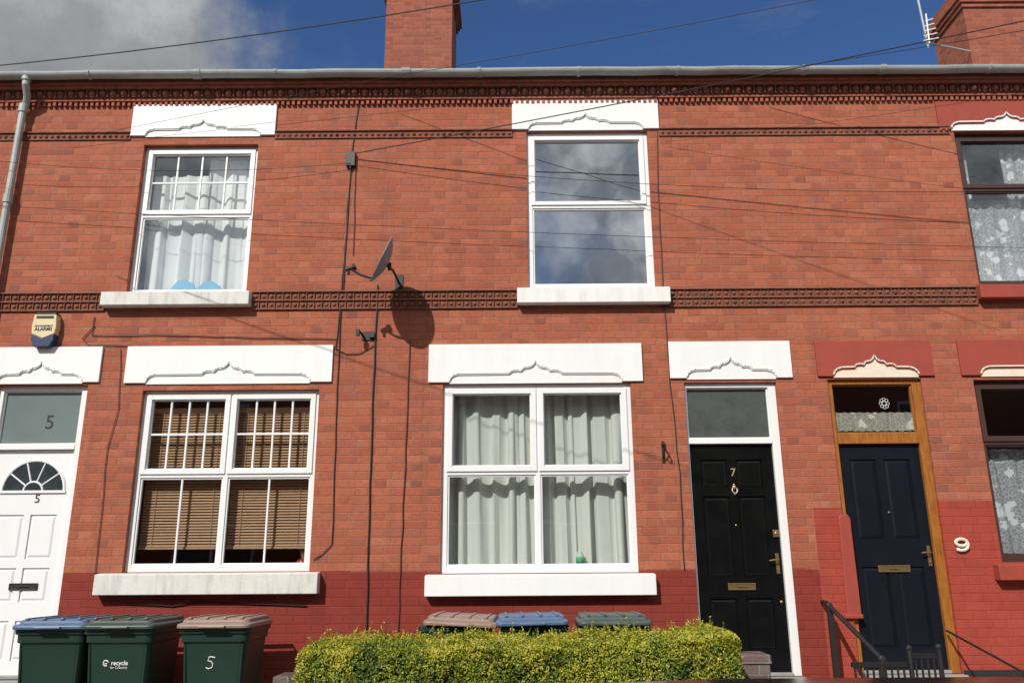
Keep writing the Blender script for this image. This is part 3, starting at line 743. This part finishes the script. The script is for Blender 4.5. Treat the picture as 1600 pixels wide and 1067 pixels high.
# ---------------------------------------------------------------- satellite dish
yd = -.47
Xd, Zd = P(595, 405, yd)
sd = empty('satellite_dish', (Xd+.05, 0, Zd), 'grey satellite dish on wall bracket pointing sideways', 'satellite dish')
nrm = Vector((-.88, -.27, .38)).normalized(); ux = Vector((0, 0, 1)); side = ux.cross(nrm).normalized(); up = nrm.cross(side).normalized()
cen = Vector((Xd, yd, Zd)); m = MB(); A, B = .245, .235; nr, na = 8, 40; dep = .075
for lay in (0, 1):
    for i in range(nr+1):
        r = i/nr
        for k in range(na):
            t = 2*math.pi*k/na
            p = cen+side*(A*r*math.cos(t))+up*(B*r*math.sin(t))+nrm*(dep*(r*r-1))-nrm*(.008*lay)
            m.v.append(tuple(p))
L = (nr+1)*na
for lay in (0, 1):
    for i in range(nr):
        for k in range(na):
            q = [lay*L+i*na+k, lay*L+i*na+(k+1) % na, lay*L+(i+1)*na+(k+1) % na, lay*L+(i+1)*na+k]
            m.f.append(q if lay == 0 else q[::-1])
for k in range(na): m.f.append([nr*na+k, nr*na+(k+1) % na, L+nr*na+(k+1) % na, L+nr*na+k])
m.obj('reflector', M_dish, sd, smooth=True)
bk = cen-nrm*(dep+.006)
m = MB(); m.tube([tuple(bk-up*.03), tuple(bk-nrm*.02-up*.04), (bk.x+.03, -.36, Zd-.07), (bk.x+.04, 0, Zd-.07)], .012, 10); m.box(bk.x, bk.x+.08, -.012, 0, Zd-.14, Zd+.01)
m.box(bk.x-.005, bk.x+.025, bk.y-.02, bk.y+.02, bk.z-.07, bk.z+.0)
m.obj('wall_mount', M_iron, sd)
XL, ZL = P(548, 419, yd-.03)
bot = cen-up*(B-.02)
m = MB(); m.tube([tuple(bot), tuple((bot+Vector((XL, yd-.03, ZL-.02)))/2-Vector((0, 0, .01))), (XL+.02, yd-.03, ZL-.02)], .011, 8)
lv = Vector((XL, yd-.03, ZL)); dd = (cen-lv).normalized()
m.obj('receiver_arm', M_iron, sd)
m = MB(); m.tube([tuple(lv-dd*.05), tuple(lv+dd*.02)], .022, 10); m.tube([tuple(lv+dd*.02), tuple(lv+dd*.05)], .032, 12); m.tube([tuple(lv-dd*.02), tuple(lv-dd*.02+Vector((0, 0, -.06)))], .014, 8)
m.obj('receiver', M_iron, sd)
X, Z = P(575, 525); m = MB(); m.box(X-.06, X+.07, -.012, 0, Z-.045, Z+.045); m.tube([(X-.04, -.01, Z-.01), (X-.05, -.10, Z), (X-.07, -.12, Z+.02)], .012, 8)
m.box(X-.095, X-.06, -.135, -.10, Z-.03, Z+.035); m.box(X+.02, X+.07, -.04, -.01, Z-.025, Z+.025)
o = m.obj('wall_bracket', M_iron, None, .003); tag(o, 'empty black metal aerial bracket bolted to brick wall', 'bracket')

# ---------------------------------------------------------------- overhead wires, plus two strands drawn along wire shadows
def wire(a, b, r=.007, sag=.06, label='thin black overhead telephone wire or wire shadow line'):
    A = Vector((P(a[0], a[1], a[2])[0], a[2], P(a[0], a[1], a[2])[1])); B = Vector((P(b[0], b[1], b[2])[0], b[2], P(b[0], b[1], b[2])[1]))
    m = MB(); m.tube([tuple(A.lerp(B, k/24)-Vector((0, 0, sag*4*(k/24)*(1-k/24)))) for k in range(25)], r, 6)
    o = m.obj('overhead_wire_or_shadow', M_cable, None); tag(o, label, 'wire', 'overhead telephone wires')
wire((-60, 108, -1.5), (900, -25, -3.2), .005)
wire((555, 240, -.05), (1700, 12, -1.6), .0055, .03)
wire((600, 122, -.28), (1500, -45, -2.4), .0035, .03)
wire((1190, 112, -.28), (1700, 30, -1.2), .004, .02)
wire((100, 220, -.06), (700, 102, -.3), .002, .0)
wire((556, 250, -.05), (1520, 300, -.25), .0028, .10)
wire((1040, 222, -.04), (1700, 128, -.9), .002, .04)
wire((-60, 245, -.20), (548, 255, -.05), .0025, .12)  # dark strand laid where a wire's shadow crosses the wall
wire((-60, 318, -.12), (1640, 388, -.12), .0025, .06)  # solid tube standing in for a long wire shadow across the bricks
X, Z = P(1447, 70, 3.85)
ta = empty('television_aerial', (X, 3.85, Z-.3), 'white metal television aerial beside brick chimney', 'aerial')
m = MB(); m.tube([(X, 3.8, Z-.1), (X-.08, 3.8, Z+1.6)], .018, 8); m.tube([(X, 3.8, Z), (c2, 3.9, Z-.1)], .015, 6); m.obj('mast', M_gut, ta)
m = MB()
for k in range(5): m.tube([(X-.09+.02*k, 3.75, Z+.0+.09*k), (X+.16-.01*k, 3.75, Z+.05+.09*k)], .010, 6)
m.tube([(X, 3.75, Z-.05), (X+.02, 3.75, Z+.5)], .012, 6)
m.obj('aerial_rods', M_upvc, ta)

# ---------------------------------------------------------------- wheelie bins
def rrect(cx, cy, wx, wy, z, r):
    pts = []
    for (sx, sy, a0) in ((1, -1, -90), (1, 1, 0), (-1, 1, 90), (-1, -1, 180)):
        for k in range(5):
            a = math.radians(a0+22.5*k)
            pts.append((cx+sx*(wx/2-r)+r*math.cos(a), cy+sy*(wy/2-r)+r*math.sin(a), z))
    return pts
def bin_(cx, cy, lid, label, rot=0, tilt=0):
    b = empty('wheelie_bin', (0, 0, 0), label, 'bin', 'wheelie bins in front of the houses')
    m = MB()
    m.loft([rrect(0, .04, .40, .44, .03, .04), rrect(0, .04, .42, .46, .06, .05), rrect(0, .01, .50, .60, .86, .05), rrect(0, .01, .505, .605, .862, .05), rrect(0, .01, .525, .635, .868, .05),
            rrect(0, .01, .53, .64, .925, .05), rrect(0, .01, .555, .67, .93, .05), rrect(0, .01, .56, .675, .965, .05)])
    for sx in (-.21, .21): m.tube([(sx*.93, -.225, .25), (sx*1.06, -.285, .85)], .010, 6)
    m.obj('bin_body', M_green, b, smooth=False)
    m = MB()
    m.loft([rrect(0, 0, .575, .72, .968, .05), rrect(0, 0, .58, .725, .988, .055), rrect(0, 0, .570, .705, 1.000, .05), rrect(0, .01, .53, .64, 1.008, .05), rrect(0, .015, .52, .62, 1.030, .05), rrect(0, .02, .50, .58, 1.040, .06)])
    for sx in (-.20, -.07, .07, .20): m.box(sx-.012, sx+.012, -.30, .28, 1.030, 1.049)
    m.box(-.10, .10, -.39, -.35, .972, .988)
    l = m.obj('lid', lid, b, .004); l.rotation_euler = (0, tilt, 0)
    m = MB(); m.tube([(-.25, .35, .98), (-.25, .41, .99), (.25, .41, .99), (.25, .35, .98)], .015, 8); m.obj('handle', M_green, b)
    for sx in (-1, 1):
        m = MB(); m.tube([(sx*.20, .28, .10), (sx*.26, .28, .10)], .10, 18); m.obj('wheel', M_rub, b)
    b.location = (cx, cy, YARD); b.rotation_euler = (0, 0, rot)
    return b
def yfront(z): return .04-.23+(z-.06)/.80*(.01-.30-(.04-.23))
yc = -.66
def bx_(px): return P(px, 962, yc-.34)[0]
bin_(bx_(76), yc, M_bluelid, 'dark green wheelie bin with blue lid against brick wall', .05)
b2 = bin_(bx_(189), yc-.03, M_greenlid, 'dark green wheelie bin with green lid and recycle logo', -.02)
b3 = bin_(bx_(334), yc-.01, M_brownlid, 'dark green wheelie bin with brown lid and painted number', .02)
bin_(bx_(711), yc, M_brownlid, 'wheelie bin with brown lid behind the hedge', -.04, .05)
bin_(bx_(833), yc+.03, M_bluelid, 'wheelie bin with blue lid behind the hedge', .02, -.015)
bin_(bx_(962), yc-.02, M_greylid, 'wheelie bin with grey green lid behind the hedge', -.02)
def onbin(X, Z, rot=0):
    def f(x, y, z):
        xr, yr = x*math.cos(rot)-y*math.sin(rot), x*math.sin(rot)+y*math.cos(rot)
        return (X+xr, yfront(Z+yr)-.003-z, Z+yr)
    return f
def badd(b, o): o.parent = b; o.location = (0, 0, 0)
o = textmesh('recycle', .046, onbin(.020, .715), 'recycle_lettering', M_white, None, .001, .0008); badd(b2, o)
o = textmesh('for Coventry', .025, onbin(.015, .682), 'recycle_lettering', M_white, None, .001); badd(b2, o)
m = MB(); f = onbin(-.086, .715)
m.tube([f(.020*math.cos(t), .020*math.sin(t), 0) for t in [math.radians(20+q*20) for q in range(15)]], .0045, 6); m.tube([f(-.009, -.004, 0), f(.009, -.004, 0)], .004, 6)
o = m.obj('recycle_symbol', M_white, None); badd(b2, o)
# hand painted number: one thin brush stroke
m = MB(); f = onbin(-.02, .71, -.2)
m.tube([f(x_*.9, z_, 0) for x_, z_ in ((.030, .045), (.0, .046), (-.022, .040), (-.024, .012), (.004, .012), (.024, -.004), (.022, -.030), (-.002, -.044), (-.028, -.040))], .0042, 6)
o = m.obj('painted_number', M_white, None); badd(b3, o)

# ---------------------------------------------------------------- hedge
hx0, hx1 = P(484, 1000, -2.1)[0], P(1138, 1000, -2.1)[0]
hy0, hy1, hz1 = -2.45, -1.75, P(800, 1000, -2.3)[1]
hz0 = .14
hd = empty('privet_hedge', ((hx0+hx1)/2, -2.1, hz0), 'clipped yellow green privet hedge in front of the house', 'hedge')
m = MB()
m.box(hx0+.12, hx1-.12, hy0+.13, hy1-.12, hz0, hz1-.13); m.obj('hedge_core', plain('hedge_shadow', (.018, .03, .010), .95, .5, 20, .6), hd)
V, Fc, colr = [], [], []
def leafat(p, nrm, s):
    n = (nrm+Vector((random.gauss(0, .6), random.gauss(0, .6), random.gauss(0, .6)+.30))).normalized()
    a = n.orthogonal().normalized(); a.rotate(Matrix.Rotation(random.uniform(0, 6.28), 3, n)); b_ = n.cross(a)
    o = len(V); c_ = n*s*.25
    V.extend([tuple(p-a*s), tuple(p-b_*s*.5+c_), tuple(p+a*s), tuple(p+b_*s*.5+c_)]); Fc.append((o, o+1, o+2, o+3))
def lump(p): return .055*mn.noise(p*2.3)+.045*mn.noise(p*7.0+Vector((5, 1, 2)))+.02*mn.noise(p*19)
def rnd_edges(q):
    dx = max(0, hx0+.14-q.x, q.x-(hx1-.14)); dy = max(0, hy0+.12-q.y); dz = max(0, q.z-(hz1-.12))
    ex = (dx*dx+dz*dz)**.5-.14
    if dx > 0 and dz > 0 and ex > 0: q.z -= ex*.8; q.x += ex*.5*(1 if q.x < 0 else -1)
    ey = (dy*dy+dz*dz)**.5-.12
    if dy > 0 and dz > 0 and ey > 0: q.z -= ey*.7; q.y += ey*.5
    fx = (q.x-hx0)/(hx1-hx0)
    q.z += (.07*max(0, fx-.55)/.45-.005)*max(0, min(1, (q.z-.7)/.3))
    return q
def emit(n, fn, nrm):
    for _ in range(n):
        p = fn(); dpt = random.random()**1.5*.12
        q = rnd_edges(p+nrm*(lump(p)-dpt))
        leafat(q, nrm, random.uniform(.0065, .0135))
        cl = mn.noise(p*5)*.5+mn.noise(p*1.3)*.5+mn.noise(p*14)*.35
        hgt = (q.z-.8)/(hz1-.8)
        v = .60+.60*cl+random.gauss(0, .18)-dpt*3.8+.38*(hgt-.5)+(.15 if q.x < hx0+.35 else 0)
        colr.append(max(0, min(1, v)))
zlo = .75
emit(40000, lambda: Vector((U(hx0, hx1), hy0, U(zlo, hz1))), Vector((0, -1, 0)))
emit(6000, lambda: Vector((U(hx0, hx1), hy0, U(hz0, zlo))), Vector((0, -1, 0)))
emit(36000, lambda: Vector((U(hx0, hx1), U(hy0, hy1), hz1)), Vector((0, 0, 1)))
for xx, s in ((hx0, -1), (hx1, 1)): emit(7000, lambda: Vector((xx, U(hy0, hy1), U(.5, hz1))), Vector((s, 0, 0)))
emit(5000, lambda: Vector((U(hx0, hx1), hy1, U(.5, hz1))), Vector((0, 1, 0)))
for _ in range(320):
    x, y = U(hx0+.03, hx1-.03), U(hy0, hy1)
    L = U(.015, .065); ln = Vector((random.gauss(0, .35), random.gauss(0, .35), 1)).normalized(); base = Vector((x, y, hz1)); base.z += lump(base); base = rnd_edges(base)
    for k in range(7):
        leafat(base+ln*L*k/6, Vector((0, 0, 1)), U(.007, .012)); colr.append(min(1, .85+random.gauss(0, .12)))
me = bpy.data.meshes.new('hedge_foliage'); me.from_pydata(V, [], Fc); me.update()
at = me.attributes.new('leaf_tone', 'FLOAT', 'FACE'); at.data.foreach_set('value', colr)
mm, g, b, tc = newmat('privet_leaf'); a_ = g.n('ShaderNodeAttribute'); a_.attribute_name = 'leaf_tone'
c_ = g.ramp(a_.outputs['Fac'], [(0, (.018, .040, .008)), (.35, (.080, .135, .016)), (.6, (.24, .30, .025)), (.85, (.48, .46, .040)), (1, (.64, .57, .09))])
g.lk(c_, b.inputs['Base Color']); b.inputs['Roughness'].default_value = .45
tl = g.n('ShaderNodeBsdfTranslucent'); g.lk(c_, tl.inputs[0]); mx = g.n('ShaderNodeMixShader'); mx.inputs[0].default_value = .3
out = mm.node_tree.nodes['Material Output']; g.lk(b.outputs[0], mx.inputs[1]); g.lk(tl.outputs[0], mx.inputs[2]); g.lk(mx.outputs[0], out.inputs[0])
finish(me, 'hedge_foliage', mm, hd)

# ---------------------------------------------------------------- garden walls, gate, railings
def pier(px0, px1, pyt, yy, label, dep=.23):
    x0 = P(px0, pyt, yy)[0]; x1 = P(px1, pyt, yy)[0]; zt = P((px0+px1)/2, pyt, yy)[1]
    e = empty('brick_pier', ((x0+x1)/2, yy+dep/2, .12), label, 'wall pier')
    m = MB(); m.box(x0, x1, yy, yy+dep, .12, zt-.06); m.obj('pier_shaft', M_blue, e, .005)
    m = MB(); m.box(x0-.012, x1+.012, yy-.012, yy+dep+.012, zt-.06, zt); m.obj('coping', M_blue, e, .01)
pier(1160, 1202, 1022, -1.95, 'short blue brick garden pier beside the hedge')
pier(430, 466, 1056, -2.3, 'low weathered brick garden pier at hedge end')
rl = empty('handrail', (2.8, -.6, YARD), 'black iron handrail beside the navy door steps', 'railing', 'iron handrails')
A = P(1291, 941, -.12); Bq = P(1383, 1034, -1.1)
m = MB(); m.tube([(A[0], -.12, A[1]), (Bq[0], -1.1, Bq[1])], .020, 10)
m.tube([(A[0], -.12, A[1]), (A[0]-.0, -.02, A[1]+.005)], .018, 8); m.obj('rail', M_iron, rl)
for t in (.06, .95):
    xx = A[0]+(Bq[0]-A[0])*t; yy = -.12+(-1.1+.12)*t; zz = A[1]+(Bq[1]-A[1])*t
    m = MB(); m.box(xx-.022, xx+.022, yy-.022, yy+.022, YARD, zz); m.dome(xx, zz, yy, .03, .02); m.obj('post', M_iron, rl, .003)
rl = empty('handrail', (3.9, -.6, YARD), 'thin black iron handrail beside the navy door', 'railing', 'iron handrails')
A = P(1482, 985, -.05); Bq = P(1610, 1056, -1.2)
m = MB(); m.tube([(A[0], -.02, A[1]), (Bq[0], -1.2, Bq[1])], .010, 8); m.obj('rail', M_iron, rl)
xx = A[0]+(Bq[0]-A[0])*.95; m = MB(); m.box(xx-.015, xx+.015, -1.155, -1.125, YARD, A[1]+(Bq[1]-A[1])*.95); m.obj('post', M_iron, rl)
gt = empty('garden_gate', (2.6, -2.3, .12), 'low black iron garden gate with curved posts', 'gate')
yg = -2.3
def gp(px, py): return P(px, py, yg)
for px, py in ((1420, 1012), (1466, 1010)):
    m = MB(); X, Z = gp(px, py); m.tube([(X, yg, .14), (X, yg, Z)], .016, 8); m.dome(X, Z, yg, .02, .02); m.obj('gate_post', M_iron, gt)
m = MB(); X0, Z0 = gp(1330, 1034); X1, Z1 = gp(1416, 1036); m.box(X0, X1, yg-.012, yg+.012, Z0-.03, Z0); m.box(X0, X1, yg-.012, yg+.012, .22, .25)
X2, Z2 = gp(1424, 1020); X3, Z3 = gp(1462, 1020); m.box(X2, X3, yg-.010, yg+.010, Z2-.03, Z2)
for k in range(9):
    xx = X0+(X1-X0)*(k+.5)/9; m.tube([(xx, yg, .25), (xx, yg, Z0-.03)], .007, 6)
for k in range(4):
    xx = X2+(X3-X2)*(k+.5)/4; m.tube([(xx, yg, .25), (xx, yg, Z2-.03)], .007, 6)
m.obj('gate_leaf', M_iron, gt)

# ---------------------------------------------------------------- car parked at the near kerb (only the crown of its roof reaches the view)
car = empty('parked_car', (.75, -6.2, 0), 'dark maroon hatchback parked at the kerb', 'car')
M_car = plain('dark_maroon_car_paint', (.035, .010, .012), .2, .2, 5, 0)
def ry(x, cy, hw, z0, z1, r):
    pts = []
    for (sy, sz, a0) in ((1, -1, -90), (1, 1, 0), (-1, 1, 90), (-1, -1, 180)):
        for k in range(4):
            a = math.radians(a0+30*k); pts.append((x, cy+sy*(hw-r)+r*math.cos(a), (z1-r if sz > 0 else z0+r)+r*math.sin(a)))
    return pts
cx, cy = .75, -6.2
m = MB(); m.loft([ry(cx+a, cy, hw, z0, z1, r) for a, hw, z0, z1, r in ((-1.95, .60, .38, .62, .10), (-1.88, .74, .26, .72, .14), (-1.3, .83, .20, .86, .16), (-.8, .84, .20, .92, .16), (.9, .84, .20, .94, .16), (1.6, .82, .22, .92, .16), (1.88, .74, .30, .86, .14), (1.93, .62, .36, .70, .10))])
m.obj('body', M_car, car, smooth=True)
m = MB(); m.loft([rrect(cx+.15, cy, 2.5, 1.52, .90, .18), rrect(cx+.08, cy, 1.85, 1.26, 1.24, .18)]); m.obj('window', M_dkglass, car)
m = MB(); m.loft([rrect(cx+.08, cy, 1.87, 1.28, 1.238, .18), rrect(cx+.07, cy, 1.80, 1.22, 1.272, .2), rrect(cx+.05, cy, 1.5, 1.0, 1.302, .2), rrect(cx+.03, cy, 1.0, .76, 1.322, .2), rrect(cx, cy, .5, .5, 1.330, .2)]); m.obj('roof', M_car, car, smooth=True)
for sx in (-1.2, 1.15):
    for sy in (-1, 1):
        m = MB(); m.tube([(cx+sx, cy+sy*.66, .30), (cx+sx, cy+sy*.855, .30)], .30, 24); wl = m.obj('wheel', M_rub, car)
        m = MB(); m.tube([(cx+sx, cy+sy*.84, .30), (cx+sx, cy+sy*.862, .30)], .19, 18); m.obj('rim', M_gut, wl)
for sy in (-1, 1):
    m = MB(); m.box(cx-1.955, cx-1.86, cy+sy*.52-.13, cy+sy*.52+.13, .55, .68); m.obj('headlight', M_frost, car, .02)
    m = MB(); m.box(cx+1.86, cx+1.94, cy+sy*.55-.10, cy+sy*.55+.10, .60, .84); m.obj('tail_light', M_redp, car, .02)

# ---------------------------------------------------------------- terrace across the road (seen in window reflections)
for i in range(5):
    x0 = -13+i*5.2; x1 = x0+5.2
    e = empty('brick_house', ((x0+x1)/2, -10.2, 0), 'brick terraced house across the street', 'house', 'terraced houses across the street')
    hs = [(x0+.5, x0+2.2, .95, 2.6), (x0+3.2, x0+4.1, .2, 2.6), (x0+.8, x0+2.0, 3.7, 5.2)]
    m = MB(); m.plate(-x1, -x0, 0, 6.0, [(-h[1], -h[0], h[2], h[3]) for h in hs], 0, .1)
    m.v = [(-v[0], -10.2-v[1], v[2]) for v in m.v]
    for xx in (x0+.01, x1-.01): m.add([(xx,-10.2,0),(xx,-17,0),(xx,-17,6),(xx,-13.6,8.1),(xx,-10.2,6)], [(0,1,2,3,4)])
    m.obj('wall', M_opp, e)
    m = MB(); m.add([(x0,-10.0,6),(x1,-10.0,6),(x1,-13.6,8.2),(x0,-13.6,8.2),(x0,-17.2,6),(x1,-17.2,6)], [(0,1,2,3),(3,2,5,4)]); m.obj('roof', M_slate, e)
    for h in hs:
        m = MB(); m.ring(h[0], h[1], -10.29, -10.25, h[2], h[3], .07); m.box((h[0]+h[1])/2-.03, (h[0]+h[1])/2+.03, -10.29, -10.25, h[2]+.07, h[3]-.07)
        wf = m.obj('window', M_upvc, e)
        m = MB(); m.box(h[0]+.07, h[1]-.07, -10.3, -10.28, h[2]+.07, h[3]-.07); m.obj('glass_pane', M_dkglass, wf)

# ---------------------------------------------------------------- sky and sun
world = bpy.data.worlds.new('World'); scene.world = world; world.use_nodes = True
nt = world.node_tree; g = G(nt); bg = nt.nodes['Background']
sky = g.n('ShaderNodeTexSky'); sky.sky_type = 'NISHITA'; sky.sun_disc = False
sd_ = -SUN
sky.sun_elevation = math.asin(sd_.z); sky.sun_rotation = math.atan2(sd_.x, sd_.y) % (2*math.pi)
sky.air_density = 1.0; sky.dust_density = .3; sky.ozone_density = 2.5
gen = g.n('ShaderNodeTexCoord').outputs['Generated']
sp = g.n('ShaderNodeSeparateXYZ'); g.lk(gen, sp.inputs[0]); X, Y, Z = sp.outputs
n1 = g.noise(gen, 2.2, 7, .55); n2 = g.noise(gen, 3.6, 6, .6)
left = g.sm(g.m('ADD', g.m('MULTIPLY', X, -1), g.m('MULTIPLY', g.m('SUBTRACT', n2, .5), .35)), .19, .40)
back = g.sm(g.m('MULTIPLY', Y, -1), -.1, .4)
bias = g.m('ADD', g.m('MULTIPLY', g.m('MAXIMUM', left, g.m('MULTIPLY', back, .9)), .42), -.10)
cl = g.sm(g.m('ADD', n1, bias), .53, .82)
wisp = g.m('MULTIPLY', g.sm(g.noise(g.mapping(gen, (1, 1, 3.5)), 5, 7, .65), .52, .80), .28)
cl = g.m('MAXIMUM', cl, wisp)
cc = g.ramp(n2, [(.30, (2.0, 2.15, 2.35)), (.5, (3.2, 3.35, 3.5)), (.62, (5.2, 5.3, 5.4)), (.75, (8, 8, 8))])
cback = g.ramp(g.noise(gen, 5.5, 7, .6), [(.32, (1.8, 2.0, 2.2)), (.46, (4.5, 4.8, 5.0)), (.56, (10, 10.3, 10.5)), (.68, (18, 18, 18))])
cc = g.mix(back, cc, cback)
skyc = g.mix(1.0, sky.outputs[0], (.50, .70, 1.0), 'MULTIPLY')
g.lk(g.mix(cl, skyc, cc), bg.inputs[0]); bg.inputs[1].default_value = .10
sun = bpy.data.lights.new('sun', 'SUN'); sun.energy = 4.4; sun.angle = math.radians(.5); sun.color = (1, .955, .89)
so = bpy.data.objects.new('sun', sun); COL.objects.link(so); so.rotation_euler = SUN.to_track_quat('-Z', 'Y').to_euler(); so.location = (-10, -15, 20)
# ---------------------------------------------------------------- camera
cam = bpy.data.cameras.new('camera'); cam.sensor_width = 36; cam.lens = 36*F/1600; cam.clip_end = 500; cam.clip_start = .05
co = bpy.data.objects.new('camera', cam); COL.objects.link(co)
co.matrix_world = Matrix.Translation((0, -D, H)) @ Matrix.Rotation(math.pi/2+PITCH, 4, 'X') @ Matrix.Rotation(-ROLL, 4, 'Z')
scene.camera = co
scene.view_settings.view_transform = 'Standard'; scene.view_settings.look = 'None'; scene.view_settings.exposure = 0
